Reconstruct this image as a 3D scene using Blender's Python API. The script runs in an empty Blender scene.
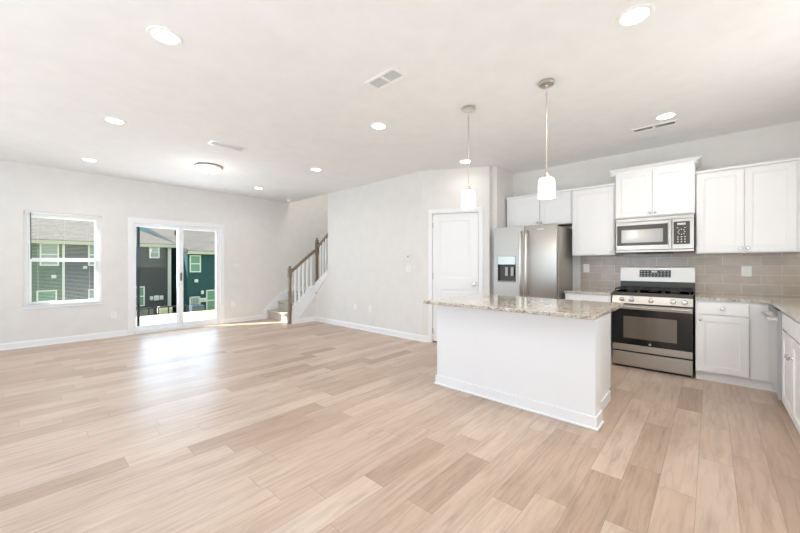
import bpy, bmesh, math, random
from mathutils import Vector, Matrix
random.seed(7)
S = bpy.context.scene
COL = S.collection
PI = math.pi

# ------------------------------------------------------------------ camera
cam_d = bpy.data.cameras.new('camera')
cam = bpy.data.objects.new('camera', cam_d); COL.objects.link(cam)
cam.location = (0, 0, 1.23)
cam.rotation_euler = (PI/2, 0, math.radians(42.4))
cam_d.sensor_width = 36; cam_d.lens = 340/800*36
cam_d.shift_y = -1.5/800
cam_d.clip_end = 300; cam_d.clip_start = 0.05
S.camera = cam

# ------------------------------------------------------------------ world, sun, exposure
W = bpy.data.worlds.new('world'); S.world = W; W.use_nodes = True
bg = W.node_tree.nodes['Background']
bg.inputs[0].default_value = (0.74, 0.88, 1.0, 1); bg.inputs[1].default_value = 1.6
sun_d = bpy.data.lights.new('sun', 'SUN'); sun_d.energy = 15; sun_d.angle = 0.01; sun_d.color = (1, .95, .87)
sun = bpy.data.objects.new('sun', sun_d); COL.objects.link(sun)
el = math.radians(43)
sv = Vector((0.50*math.cos(el), 0.866*math.cos(el), -math.sin(el)))
sun.rotation_euler = sv.to_track_quat('-Z', 'Y').to_euler()

def area(name, loc, rot, sx, sy, power, color=(1, 1, 1)):
    d = bpy.data.lights.new(name, 'AREA'); d.shape = 'RECTANGLE'; d.size = sx; d.size_y = sy
    d.energy = power; d.color = color
    o = bpy.data.objects.new(name, d); COL.objects.link(o); o.location = loc; o.rotation_euler = rot
    return o
# fill lamps at unseen windows added in rear and right walls; patio door daylight
DAY = (0.63, 0.84, 1.10)
NEUT = (1.0, .96, .915)
UP = math.radians(30)    # tilts the added fill lamps upwards, so more light reaches the ceiling
area('rear_fill_light', (-5.2, -2.40, 1.30), (PI/2+UP, 0, 0), 2.3, 1.5, 26, DAY)
area('rear_fill_light', (-1.9, -2.40, 1.30), (PI/2+UP, 0, 0), 2.3, 1.5, 34, DAY)
area('right_fill_light', (0.98, -0.9, 1.35), (PI/2+UP, 0, PI/2), 1.7, 1.4, 52, DAY)
area('rear_fill_light', (0.15, -2.40, 1.30), (PI/2+.1, 0, 0), 1.3, 1.5, 14, NEUT)
area('sink_fill_light', (1.02, 3.2, 1.55), (PI/2+.25, 0, PI/2), 1.1, .85, 16, NEUT)  # added kitchen fill lamp, set at an unseen window
area('daylight_patio_door', (-7.72, 2.0, 1.05), (0, -PI/2-.3, 0), 1.8, 1.25, 28, DAY)
area('upper_hall_fill_light', (-5.0, 4.8, 4.85), (0, 0, 0), 3.0, 0.8, 38, (1, .97, .93))  # added lamp that brightens the stairwell from above, out of view
CAN_W = 17.0
WARM = (1.0, 0.965, 0.93)
KWARM = (1.0, 0.92, 0.83)     # warmer lamps over the kitchen

S.view_settings.view_transform = 'Standard'
S.view_settings.look = 'None'
S.view_settings.gamma = 1
S.view_settings.use_curve_mapping = False
S.view_settings.exposure = -0.04
S.cycles.max_bounces = 10
S.cycles.diffuse_bounces = 6
S.cycles.caustics_reflective = False
S.cycles.caustics_refractive = False
S.cycles.sample_clamp_indirect = 6

# ------------------------------------------------------------------ materials
def mat(name, col, rough=.5, metal=0, coat=0, emit=None, estr=0, alpha=1, trans=0, spec=.5, ior=1.45):
    m = bpy.data.materials.new(name); m.use_nodes = True
    b = m.node_tree.nodes['Principled BSDF']
    b.inputs['Base Color'].default_value = (*col, 1)
    b.inputs['Roughness'].default_value = rough
    b.inputs['Metallic'].default_value = metal
    b.inputs['Coat Weight'].default_value = coat
    b.inputs['Coat Roughness'].default_value = .1
    b.inputs['Specular IOR Level'].default_value = spec
    b.inputs['Transmission Weight'].default_value = trans
    b.inputs['Alpha'].default_value = alpha
    b.inputs['IOR'].default_value = ior
    if emit:
        b.inputs['Emission Color'].default_value = (*emit, 1); b.inputs['Emission Strength'].default_value = estr
    return m
class NT:
    def __init__(s, m): s.t = m.node_tree; s.n = s.t.nodes; s.l = s.t.links; s.b = s.n['Principled BSDF']
    def new(s, typ, **kw):
        n = s.n.new(typ)
        for k, v in kw.items(): setattr(n, k, v)
        return n
    def val(s, sock, v):
        if hasattr(v, 'is_output') or isinstance(v, bpy.types.NodeSocket): s.l.new(v, sock)
        else: sock.default_value = v
    def m(s, op, a, b=0, c=0):
        n = s.new('ShaderNodeMath', operation=op); s.val(n.inputs[0], a); s.val(n.inputs[1], b); s.val(n.inputs[2], c)
        return n.outputs[0]
    def coord(s):
        tc = s.new('ShaderNodeTexCoord'); return tc.outputs['Object']
    def mapping(s, vec, scale=(1, 1, 1), loc=(0, 0, 0), rot=(0, 0, 0)):
        n = s.new('ShaderNodeMapping'); s.l.new(vec, n.inputs[0])
        n.inputs['Scale'].default_value = scale; n.inputs['Location'].default_value = loc; n.inputs['Rotation'].default_value = rot
        return n.outputs[0]
    def noise(s, vec, scale, detail=4, rough=.5, out=0):
        n = s.new('ShaderNodeTexNoise'); s.l.new(vec, n.inputs['Vector']); n.inputs['Scale'].default_value = scale
        n.inputs['Detail'].default_value = detail; n.inputs['Roughness'].default_value = rough
        return n.outputs[out]
    def ramp(s, fac, stops, interp='LINEAR'):
        n = s.new('ShaderNodeValToRGB'); s.l.new(fac, n.inputs[0]); r = n.color_ramp; r.interpolation = interp
        while len(r.elements) < len(stops): r.elements.new(.5)
        for e, (p, c) in zip(r.elements, stops): e.position = p; e.color = (*c, 1)
        return n.outputs[0]
    def mix(s, fac, a, b, mode='MIX'):
        n = s.new('ShaderNodeMix', data_type='RGBA', blend_type=mode)
        s.val(n.inputs['Factor'], fac); s.val(n.inputs['A'], a); s.val(n.inputs['B'], b)
        return n.outputs['Result']
    def bump(s, h, strength=.2, dist=.01):
        n = s.new('ShaderNodeBump'); n.inputs['Strength'].default_value = strength; n.inputs['Distance'].default_value = dist
        s.l.new(h, n.inputs['Height']); s.l.new(n.outputs[0], s.b.inputs['Normal'])

def paint(name, col, rough=.6, amt=.02):
    m = mat(name, col, rough); t = NT(m)
    f = t.noise(t.coord(), 6, 3)
    c2 = tuple(min(1, x*(1-amt*2)) for x in col)
    t.l.new(t.ramp(f, [(.3, col), (.7, c2)]), t.b.inputs['Base Color'])
    t.bump(t.noise(t.coord(), 220, 2), .03, .002)
    return m
WALL = paint('wall_paint', (.80, .785, .755), .75)
CEIL = paint('ceiling_paint', (.87, .87, .858), .85)
TRIM = paint('white_trim_paint', (.88, .885, .89), .35, .005)
CABI = paint('white_cabinet_paint', (.87, .875, .88), .32, .005)
VINYL = paint('white_vinyl', (.88, .89, .90), .3, .005)
PLASTIC = paint('white_plastic', (.88, .87, .85), .35, .005)
DARKPL = paint('dark_plastic', (.05, .05, .05), .4)
BLACKMETAL = mat('black_iron', (.03, .03, .03), .5, .3)
CHROME = mat('chrome', (.62, .61, .60), .18, 1)
NICKEL = mat('brushed_nickel', (.66, .62, .56), .28, 1)
RAWWOOD = paint('raw_plywood', (.45, .30, .17), .7)

def steel(name, col, rough, axis):
    m = mat(name, col, rough, 1); t = NT(m)
    sc = [4, 4, 4]; sc[axis] = 500
    f = t.noise(t.mapping(t.coord(), tuple(sc)), 1, 3)
    t.bump(f, .04, .001)
    g = t.noise(t.mapping(t.coord(), (2, 2, .4)), 1.5, 2)
    r = t.m('MULTIPLY_ADD', g, .14, rough-.07)
    t.l.new(r, t.b.inputs['Roughness'])
    t.b.inputs['Anisotropic'].default_value = .5
    return m
STEEL = steel('brushed_steel', (.48, .455, .42), .38, 2)
STEELV = steel('brushed_steel_vertical', (.50, .475, .44), .42, 0)
STEELG = mat('painted_steel_side', (.36, .335, .305), .22, .25)
GLASSBLK = mat('black_oven_glass', (.012, .012, .011), .08, 0, .15, spec=.35)
GREYBLK = mat('dark_grey_gloss', (.075, .068, .06), .25, .1, spec=.35)
OVENWIN = mat('oven_window', (.15, .125, .10), .08, .15, .3)
MWWIN = mat('microwave_window', (.34, .32, .29), .25, .4, .3)

# floor planks, running along world Y
def floor_mat():
    m = mat('oak_planks', (.6, .5, .4), .4); t = NT(m)
    w, L = .16, 2.1
    sep = t.new('ShaderNodeSeparateXYZ'); t.l.new(t.coord(), sep.inputs[0])
    X = t.m('DIVIDE', t.m('ADD', sep.outputs[0], .376+.16*100), w)
    ix = t.m('FLOOR', X); fx = t.m('FRACT', X)
    wn = t.new('ShaderNodeTexWhiteNoise', noise_dimensions='1D'); t.l.new(ix, wn.inputs['W'])
    Y = t.m('DIVIDE', t.m('MULTIPLY_ADD', wn.outputs[0], 7.3, t.m('ADD', sep.outputs[1], 100)), L)
    # vary board lengths by splitting some boards
    iy = t.m('FLOOR', Y); fy = t.m('FRACT', Y)
    c2 = t.new('ShaderNodeCombineXYZ'); t.l.new(ix, c2.inputs[0]); t.l.new(iy, c2.inputs[1])
    wn1 = t.new('ShaderNodeTexWhiteNoise', noise_dimensions='3D'); t.l.new(c2.outputs[0], wn1.inputs['Vector'])
    cut = t.m('MULTIPLY_ADD', wn1.outputs[0], .5, .25)
    half = t.m('GREATER_THAN', fy, cut)
    c3 = t.new('ShaderNodeCombineXYZ'); t.l.new(ix, c3.inputs[0]); t.l.new(iy, c3.inputs[1]); t.l.new(half, c3.inputs[2])
    wn2 = t.new('ShaderNodeTexWhiteNoise', noise_dimensions='3D'); t.l.new(c3.outputs[0], wn2.inputs['Vector'])
    pv = wn2.outputs[0]
    base = t.ramp(pv, [(0, (.455, .33, .25)), (.2, (.53, .395, .305)), (.5, (.58, .445, .35)), (.8, (.61, .48, .385)), (1, (.64, .515, .42))])
    # grain
    off = t.m('MULTIPLY', pv, 37)
    cg = t.new('ShaderNodeCombineXYZ')
    t.l.new(sep.outputs[0], cg.inputs[0]); t.l.new(sep.outputs[1], cg.inputs[1]); t.l.new(off, cg.inputs[2])
    g1 = t.noise(t.mapping(cg.outputs[0], (16, 1.5, 1)), 1.4, 7, .68)
    g2 = t.noise(t.mapping(cg.outputs[0], (6, 2.0, 1)), 1.0, 3, .5)
    wv = t.new('ShaderNodeTexWave', wave_type='RINGS', rings_direction='Y')
    t.l.new(t.mapping(cg.outputs[0], (5.5, .55, 1)), wv.inputs['Vector'])
    wv.inputs['Scale'].default_value = 2.4; wv.inputs['Distortion'].default_value = 9; wv.inputs['Detail'].default_value = 3; wv.inputs['Detail Scale'].default_value = 1.6
    gr = t.ramp(g1, [(.3, (.80, .77, .75)), (.5, (1, 1, 1)), (.75, (1.05, 1.04, 1.03))])
    gr2 = t.ramp(g2, [(.3, (.90, .885, .87)), (.7, (1.04, 1.04, 1.04))])
    gw = t.ramp(wv.outputs[0], [(0, (.90, .885, .87)), (.35, (1, 1, 1)), (1, (1.02, 1.02, 1.02))])
    c = t.mix(1.0, base, gr, 'MULTIPLY'); c = t.mix(1.0, c, gr2, 'MULTIPLY'); c = t.mix(.8, c, gw, 'MULTIPLY')
    # knots
    vo = t.new('ShaderNodeTexVoronoi'); t.l.new(t.mapping(cg.outputs[0], (2.2, .9, 1)), vo.inputs['Vector']); vo.inputs['Scale'].default_value = 1.3
    kn = t.ramp(vo.outputs['Distance'], [(0, (.30, .22, .17)), (.018, (.62, .55, .5)), (.05, (1, 1, 1))])
    c = t.mix(.9, c, kn, 'MULTIPLY')
    ex = t.m('MINIMUM', fx, t.m('SUBTRACT', 1, fx)); ex = t.m('MULTIPLY', ex, w)
    ey = t.m('MINIMUM', fy, t.m('SUBTRACT', 1, fy)); ey = t.m('MINIMUM', ey, t.m('ABSOLUTE', t.m('SUBTRACT', fy, cut))); ey = t.m('MULTIPLY', ey, L)
    e = t.m('MINIMUM', ex, ey)
    gap = t.m('LESS_THAN', e, .0013)
    c = t.mix(t.m('MULTIPLY', gap, .55), c, (.22, .15, .11, 1))
    t.l.new(c, t.b.inputs['Base Color'])
    t.l.new(t.m('MULTIPLY_ADD', g1, .18, .27), t.b.inputs['Roughness'])
    h = t.m('SUBTRACT', t.m('MULTIPLY', g1, .25), gap)
    t.bump(h, .22, .002)
    return m
FLOOR = floor_mat()

def granite_mat():
    m = mat('speckled_granite', (.6, .57, .52), .1, 0, .3); t = NT(m); co = t.coord()
    n1 = t.noise(co, 55, 5, .75); n2 = t.noise(co, 16, 4, .6); n3 = t.noise(t.mapping(co, (1, 1, 1), (5, 3, 2)), 110, 3, .7)
    base = t.ramp(n2, [(.32, (.33, .28, .23)), (.45, (.52, .475, .41)), (.6, (.64, .60, .54)), (.75, (.73, .70, .65))])
    sp = t.ramp(n1, [(.34, (.16, .135, .11)), (.42, (.50, .44, .37)), (.5, (1, 1, 1)), (.62, (1.1, 1.1, 1.08))])
    c = t.mix(.85, base, sp, 'MULTIPLY')
    dk = t.ramp(n3, [(.30, (0, 0, 0)), (.36, (1, 1, 1))])
    c = t.mix(.5, c, dk, 'MULTIPLY')
    t.l.new(c, t.b.inputs['Base Color'])
    return m
GRANITE = granite_mat()

def tile_mat():
    m = mat('grey_beige_subway_tile', (.45, .4, .36), .15); t = NT(m)
    sep = t.new('ShaderNodeSeparateXYZ'); t.l.new(t.coord(), sep.inputs[0])
    cb = t.new('ShaderNodeCombineXYZ'); t.l.new(sep.outputs[0], cb.inputs[0]); t.l.new(sep.outputs[2], cb.inputs[1])
    br = t.new('ShaderNodeTexBrick'); br.offset = .5
    t.l.new(t.mapping(cb.outputs[0], (1, 1, 1), (.05, -.915+.104*9, 0)), br.inputs['Vector'])
    br.inputs['Scale'].default_value = 1; br.inputs['Brick Width'].default_value = .308; br.inputs['Row Height'].default_value = .1035
    br.inputs['Mortar Size'].default_value = .0028; br.inputs['Mortar Smooth'].default_value = .1; br.inputs['Bias'].default_value = 0
    br.inputs['Color1'].default_value = (.44, .365, .30, 1); br.inputs['Color2'].default_value = (.495, .42, .35, 1); br.inputs['Mortar'].default_value = (.66, .62, .56, 1)
    cl = t.noise(cb.outputs[0], 9, 3)
    c = t.mix(.6, br.outputs[0], t.ramp(cl, [(.3, (.85, .84, .83)), (.7, (1.1, 1.1, 1.1))]), 'MULTIPLY')
    t.l.new(c, t.b.inputs['Base Color'])
    t.bump(t.m('SUBTRACT', 1, br.outputs['Fac']), .5, .003)
    return m
TILE = tile_mat()

def carpet_mat():
    m = mat('beige_carpet', (.5, .46, .41), .95, spec=.1); t = NT(m); n = t.noise(t.coord(), 140, 4, .8)
    t.l.new(t.ramp(n, [(.35, (.40, .355, .31)), (.65, (.66, .61, .55))]), t.b.inputs['Base Color']); t.bump(n, .6, .008)
    return m
CARPET = carpet_mat()
def stain_mat():
    m = mat('taupe_stained_wood', (.2, .15, .11), .35); t = NT(m); n = t.noise(t.mapping(t.coord(), (60, 60, 4)), 1, 4)
    t.l.new(t.ramp(n, [(.3, (.17, .125, .09)), (.7, (.29, .225, .17))]), t.b.inputs['Base Color'])
    return m
STAIN = stain_mat()
def siding(name, col):
    m = mat(name, col, .7); t = NT(m)
    sep = t.new('ShaderNodeSeparateXYZ'); t.l.new(t.coord(), sep.inputs[0])
    f = t.m('FRACT', t.m('DIVIDE', t.m('ADD', sep.outputs[2], 50), .19))
    line = t.m('LESS_THAN', f, .10)
    n = t.noise(t.coord(), 3, 4)
    c = t.mix(.5, (*col, 1), t.ramp(n, [(.3, (.9, .9, .9)), (.7, (1.1, 1.1, 1.1))]), 'MULTIPLY')
    c = t.mix(t.m('MULTIPLY', line, .4), c, (*[x*.35 for x in col], 1))
    t.l.new(c, t.b.inputs['Base Color']); t.bump(f, .5, .02)
    return m
def shingle():
    m = mat('grey_beige_shingles', (.5, .46, .42), .9); t = NT(m)
    sep = t.new('ShaderNodeSeparateXYZ'); t.l.new(t.coord(), sep.inputs[0])
    cb = t.new('ShaderNodeCombineXYZ'); t.l.new(sep.outputs[1], cb.inputs[0]); t.l.new(t.m('MULTIPLY', sep.outputs[2], 1.8), cb.inputs[1])
    br = t.new('ShaderNodeTexBrick'); t.l.new(cb.outputs[0], br.inputs['Vector'])
    br.inputs['Scale'].default_value = 1; br.inputs['Brick Width'].default_value = 1.3; br.inputs['Row Height'].default_value = .16; br.inputs['Mortar Size'].default_value = .014
    br.inputs['Color1'].default_value = (.15, .135, .12, 1); br.inputs['Color2'].default_value = (.10, .09, .082, 1); br.inputs['Mortar'].default_value = (.07, .065, .06, 1)
    n = t.noise(t.coord(), 2.5, 4)
    t.l.new(t.mix(.7, br.outputs[0], t.ramp(n, [(.3, (.8, .8, .8)), (.7, (1.15, 1.15, 1.15))]), 'MULTIPLY'), t.b.inputs['Base Color'])
    return m
def ground_mat(name, c1, c2, sc, rough=.9):
    m = mat(name, c1, rough); t = NT(m); n = t.noise(t.coord(), sc, 5, .7)
    t.l.new(t.ramp(n, [(.35, c1), (.65, c2)]), t.b.inputs['Base Color']); t.bump(n, .4, .03)
    return m
CONCRETE = ground_mat('pale_concrete', (.60, .585, .55), (.68, .665, .63), 7)
MULCH = ground_mat('pine_straw', (.48, .25, .12), (.70, .47, .30), 9)
GRASS = ground_mat('lawn', (.10, .16, .04), (.30, .30, .12), 4)
LEAF = ground_mat('shrub_leaves', (.05, .14, .02), (.16, .30, .05), 30)
EGLASS = mat('house_window_glass', (.30, .38, .37), .1, 0, .5)
EGLASS2 = mat('house_window_glass_green', (.16, .31, .24), .1, 0, .5)
ETRIM = paint('exterior_white_trim', (.80, .80, .76), .5)
FASCIA = paint('cream_fascia', (.58, .55, .46), .6)
def pane_mat():
    m = bpy.data.materials.new('clear_glass'); m.use_nodes = True; n = m.node_tree.nodes; l = m.node_tree.links
    n.remove(n['Principled BSDF']); m.use_transparent_shadow = True
    tr = n.new('ShaderNodeBsdfTransparent'); gl = n.new('ShaderNodeBsdfGlossy'); gl.inputs['Roughness'].default_value = .02
    lw = n.new('ShaderNodeLayerWeight'); lw.inputs[0].default_value = .5
    pw = n.new('ShaderNodeMath'); pw.operation = 'POWER'; l.new(lw.outputs['Facing'], pw.inputs[0]); pw.inputs[1].default_value = 4
    fr = n.new('ShaderNodeMath'); fr.operation = 'MULTIPLY_ADD'; l.new(pw.outputs[0], fr.inputs[0]); fr.inputs[1].default_value = .3; fr.inputs[2].default_value = .006
    mx = n.new('ShaderNodeMixShader'); tr.inputs[0].default_value = (.97, .985, .98, 1)
    l.new(fr.outputs[0], mx.inputs[0]); l.new(tr.outputs[0], mx.inputs[1]); l.new(gl.outputs[0], mx.inputs[2])
    l.new(mx.outputs[0], n['Material Output'].inputs[0])
    return m
PANE = pane_mat()
LAMPGLOW = mat('lamp_glow', (1, 1, 1), .5, emit=(1, .97, .92), estr=9)
LAMPDIM = mat('dome_glow', (1, .99, .96), .4, emit=(1, .97, .91), estr=.7)
SHADE = mat('frosted_shade_glass', (1, .99, .96), .2, emit=(1, .96, .90), estr=.12, alpha=.40)
BULB = mat('bulb_glow', (1, 1, 1), .4, emit=(1, .95, .85), estr=5)

# ------------------------------------------------------------------ mesh helpers
class MB:
    def __init__(s): s.bm = bmesh.new()
    def box(s, x0, x1, y0, y1, z0, z1, bev=0):
        if x1 < x0: x0, x1 = x1, x0
        if y1 < y0: y0, y1 = y1, y0
        if z1 < z0: z0, z1 = z1, z0
        b = bmesh.new()
        r = bmesh.ops.create_cube(b, size=1)
        for v in b.verts: v.co = Vector(((v.co.x+.5)*(x1-x0)+x0, (v.co.y+.5)*(y1-y0)+y0, (v.co.z+.5)*(z1-z0)+z0))
        if bev > 0:
            bev = min(bev, .45*min(x1-x0, y1-y0, z1-z0))
            bmesh.ops.bevel(b, geom=b.edges[:], offset=bev, segments=2, profile=.5, affect='EDGES')
        s.add(b); return s
    def add(s, b, M=None):
        me = bpy.data.meshes.new('t'); b.to_mesh(me); b.free()
        if M: me.transform(M)
        s.bm.from_mesh(me); bpy.data.meshes.remove(me); return s
    def cyl(s, c, r, h, axis='Z', seg=20, r2=None, bev=0):
        b = bmesh.new()
        bmesh.ops.create_cone(b, cap_ends=True, segments=seg, radius1=r, radius2=r if r2 is None else r2, depth=h)
        if bev: bmesh.ops.bevel(b, geom=[e for e in b.edges if len(e.link_faces) == 2 and any(len(f.verts) > 4 for f in e.link_faces)], offset=bev, segments=2, affect='EDGES')
        R = {'Z': Matrix.Identity(4), 'X': Matrix.Rotation(PI/2, 4, 'Y'), 'Y': Matrix.Rotation(-PI/2, 4, 'X')}[axis]
        return s.add(b, Matrix.Translation(c) @ R)
    def lathe(s, prof, c=(0, 0, 0), seg=28, axis='Z'):
        b = bmesh.new(); rings = []
        for r, z in prof:
            if r < 1e-5: rings.append([b.verts.new((0, 0, z))])
            else: rings.append([b.verts.new((r*math.cos(2*PI*k/seg), r*math.sin(2*PI*k/seg), z)) for k in range(seg)])
        for a, d in zip(rings, rings[1:]):
            for k in range(seg):
                k2 = (k+1) % seg
                if len(a) == 1 and len(d) == 1: continue
                if len(a) == 1: b.faces.new((a[0], d[k], d[k2]))
                elif len(d) == 1: b.faces.new((a[k], a[k2], d[0]))
                else: b.faces.new((a[k], a[k2], d[k2], d[k]))
        bmesh.ops.recalc_face_normals(b, faces=b.faces[:])
        R = {'Z': Matrix.Identity(4), 'X': Matrix.Rotation(PI/2, 4, 'Y'), 'Y': Matrix.Rotation(PI/2, 4, 'X')}[axis]
        return s.add(b, Matrix.Translation(c) @ R)
    def tube(s, pts, r, seg=10, sq=False):
        pts = [Vector(p) for p in pts]; b = bmesh.new(); rings = []
        for i, p in enumerate(pts):
            d = (pts[min(i+1, len(pts)-1)] - pts[max(i-1, 0)]).normalized()
            up = Vector((0, 0, 1)) if abs(d.z) < .95 else Vector((0, 1, 0))
            u = d.cross(up).normalized(); v = u.cross(d)
            rings.append([b.verts.new(p + u*r*math.cos(2*PI*k/seg) + v*r*math.sin(2*PI*k/seg)) for k in range(seg)])
        for a, c in zip(rings, rings[1:]):
            for k in range(seg): b.faces.new((a[k], a[(k+1) % seg], c[(k+1) % seg], c[k]))
        b.faces.new(rings[0]); b.faces.new(rings[-1])
        bmesh.ops.recalc_face_normals(b, faces=b.faces[:])
        return s.add(b)
    def bar(s, p, q, w, h):           # rectangular bar between two points, h measured upwards-ish
        p, q = Vector(p), Vector(q); d = (q-p); L = d.length; d.normalize()
        u = d.cross(Vector((0, 0, 1))).normalized(); v = u.cross(d)
        M = Matrix((u, d, v)).transposed().to_4x4(); M.translation = (p+q)/2
        b = bmesh.new(); bmesh.ops.create_cube(b, size=1)
        for x in b.verts: x.co = Vector((x.co.x*w, x.co.y*L, x.co.z*h))
        bmesh.ops.bevel(b, geom=b.edges[:], offset=min(w, h)*.2, segments=2, affect='EDGES')
        return s.add(b, M)
    def prism(s, poly, a0, a1, axis):  # poly in the two other axes; axis 'X','Y','Z'
        b = bmesh.new()
        def P(u, v, w): return {'X': (w, u, v), 'Y': (u, w, v), 'Z': (u, v, w)}[axis]
        A = [b.verts.new(P(u, v, a0)) for u, v in poly]; B = [b.verts.new(P(u, v, a1)) for u, v in poly]
        b.faces.new(A); b.faces.new(B[::-1])
        for i in range(len(poly)):
            j = (i+1) % len(poly); b.faces.new((A[i], B[i], B[j], A[j]))
        bmesh.ops.recalc_face_normals(b, faces=b.faces[:])
        return s.add(b)
    def out(s, name, m, parent=None, smooth=False, loc=None, rotz=0):
        me = bpy.data.meshes.new(name); s.bm.to_mesh(me); s.bm.free()
        o = bpy.data.objects.new(name, me); COL.objects.link(o); me.materials.append(m)
        if parent: o.parent = parent
        if loc: o.location = loc
        o.rotation_euler.z = rotz
        if smooth:
            for p in me.polygons: p.use_smooth = True
            try: me.set_sharp_from_angle(angle=math.radians(38))
            except Exception: pass
        return o
def thing(name, label, cat, loc=(0, 0, 0), rotz=0, group=None):
    o = bpy.data.objects.new(name, None); COL.objects.link(o); o.empty_display_size = .1
    o.location = loc; o.rotation_euler.z = rotz; o['label'] = label; o['category'] = cat
    if group: o['group'] = group
    return o
def tag(o, label, cat, group=None, kind=None):
    o['label'] = label; o['category'] = cat
    if group: o['group'] = group
    if kind: o['kind'] = kind
    return o
def struct(mb, name, m, label=None, cat=None, smooth=False, **k):
    o = mb.out(name, m, None, smooth, **k); o['kind'] = 'structure'
    o['label'] = label or name.replace('_', ' '); o['category'] = cat or name.split('_')[0]
    return o
def sthing(name, label, cat, **k):
    o = thing(name, label, cat, **k); o['kind'] = 'structure'; return o
def dup(root, loc, label, rotz=None):
    r = root.copy(); COL.objects.link(r); r.location = loc; r['label'] = label
    if rotz is not None: r.rotation_euler.z = rotz
    for ch in list(root.children):
        c = ch.copy(); COL.objects.link(c); c.parent = r
        for g in ch.children:
            d = g.copy(); COL.objects.link(d); d.parent = c
    return r
def wall_grid(mb, us, vs, holes, t0, t1, axis):
    """boxes covering the rectangle except holes; u is the horizontal coordinate, v the height"""
    U = sorted(set(us + [h[0] for h in holes] + [h[1] for h in holes])); V = sorted(set(vs + [h[2] for h in holes] + [h[3] for h in holes]))
    for a, b in zip(U, U[1:]):
        for c, d in zip(V, V[1:]):
            um, vm = (a+b)/2, (c+d)/2
            if any(h[0] < um < h[1] and h[2] < vm < h[3] for h in holes): continue
            if axis == 'X': mb.box(t0, t1, a, b, c, d)
            else: mb.box(a, b, t0, t1, c, d)
    return mb

# ------------------------------------------------------------------ dimensions
XL, YM, YK, XR, YR, H = -7.53, 4.28, 5.45, 1.06, -2.6, 2.74
YB = 5.38                  # back of stairwell
XE = -5.97                 # end of upper middle wall
A = Vector((-3.42, YM)); Bp = Vector((-2.49, 4.745))
PANG = math.atan2(Bp.y-A.y, Bp.x-A.x); PLEN = (Bp-A).length

# ------------------------------------------------------------------ shell
struct(MB().box(XL-.15, XR+.15, YR-.15, YK+.15, -.12, 0), 'floor', FLOOR, 'light oak plank floor', 'floor')
c = MB(); c.box(XL-.15, XR+.15, YR-.15, YM, H, H+.3); c.box(XE, XR+.15, YM, YK+.15, H, H+.3)
struct(c, 'ceiling', CEIL, 'flat off-white ceiling', 'ceiling')
W0, W1, WZ0, WZ1 = -.045, .835, .59, 2.04
D0, D1, DZ = 1.248, 2.71, 2.005
struct(wall_grid(MB(), [YR, YB+.1], [0, 5.0], [(W0, W1, WZ0, WZ1), (D0, D1, 0, DZ)], XL-.15, XL, 'X'), 'wall_left', WALL, 'greige wall with window and patio door')
m = MB(); m.prism([(-6.43, 0), (-3.42, 0), (-3.42, H), (XE, H), (XE, 1.0), (-6.43, .60)], YM, YM+.11, 'Y')
struct(m, 'wall_middle', WALL, 'greige wall beside the staircase')
struct(MB().box(XL-.15, -2.45, YB, YB+.1, 0, 5.0), 'wall_stairwell', WALL, 'wall at the back of the stairwell')
m = MB(); m.box(XL, XE, YM-.1, YM, H+.3, 5.0); m.box(XE, XE+3, YM-.1, YM, H+.3, 5.0); m.box(XE+3, XE+3.1, YM, YB, H+.3, 5.0)
struct(m, 'wall_upper_hall', WALL, 'upper storey wall above the stairwell')
struct(MB().box(XL-.15, XE+3.1, YM-.1, YB+.1, 5.0, 5.1), 'ceiling_upper_hall', CEIL, 'upper storey ceiling over the stairs', 'ceiling')
# wall below the stair stringer (plane x=-6.43 seen from +X)
m = MB(); m.prism([(3.72, 0), (YM, 0), (YM, .58), (4.20, .52), (3.72, .06)], -6.49, -6.43, 'X')
struct(m, 'wall_under_stairs', WALL, 'small wall under the stair stringer')
# pantry wall, angled
dl0, dl1, dh = .164-.006, .88+.006, 2.05
m = wall_grid(MB(), [0, PLEN], [0, H], [(dl0, dl1, 0, dh)], 0, .11, 'Y')
struct(m, 'wall_pantry', WALL, 'angled pantry wall', loc=(A.x, A.y, 0), rotz=PANG)
struct(MB().box(-2.60, -2.49, 4.76, 4.86, 0, H), 'wall_pantry_return', WALL, 'short return of pantry wall')
struct(MB().box(-2.53, -2.42, 4.85, YK, 0, H), 'wall_fridge', WALL, 'narrow wall beside refrigerator')
struct(MB().box(-2.6, XR+.15, YK, YK+.15, 0, H), 'wall_kitchen', WALL, 'kitchen back wall')
struct(wall_grid(MB(), [YR, YK+.15], [0, H], [(-1.8, 0.0, .6, 2.15), (2.6, 3.8, 1.08, 2.05)], XR, XR+.15, 'X'), 'wall_right', WALL, 'right kitchen wall')
rw = [(-6.4, -4.0, .5, 2.2), (-3.1, -.7, .5, 2.2), (-.55, .85, .5, 2.2)]
struct(wall_grid(MB(), [XL-.15, XR+.15], [0, H], rw, YR-.15, YR, 'Y'), 'wall_rear', WALL, 'rear wall behind the camera')
for k, (x0, x1, z0, z1) in enumerate(rw):
    w = sthing('window_%d' % (k+2), 'unseen window added in the rear wall for fill light', 'window', loc=(x0, YR, z0))  # added behind the camera to go with the rear fill lamps
    f = MB(); dx, dz = x1-x0, z1-z0
    f.box(.06, dx-.06, -.1, -.03, 0, .06); f.box(.06, dx-.06, -.1, -.03, dz-.06, dz); f.box(0, .06, -.1, -.03, 0, dz); f.box(dx-.06, dx, -.1, -.03, 0, dz); f.box(dx/2-.04, dx/2+.04, -.1, -.03, .06, dz-.06)
    f.out('window_frame', VINYL, w); MB().box(.05, dx-.05, -.07, -.062, .05, dz-.05).out('pane', PANE, w)

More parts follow.
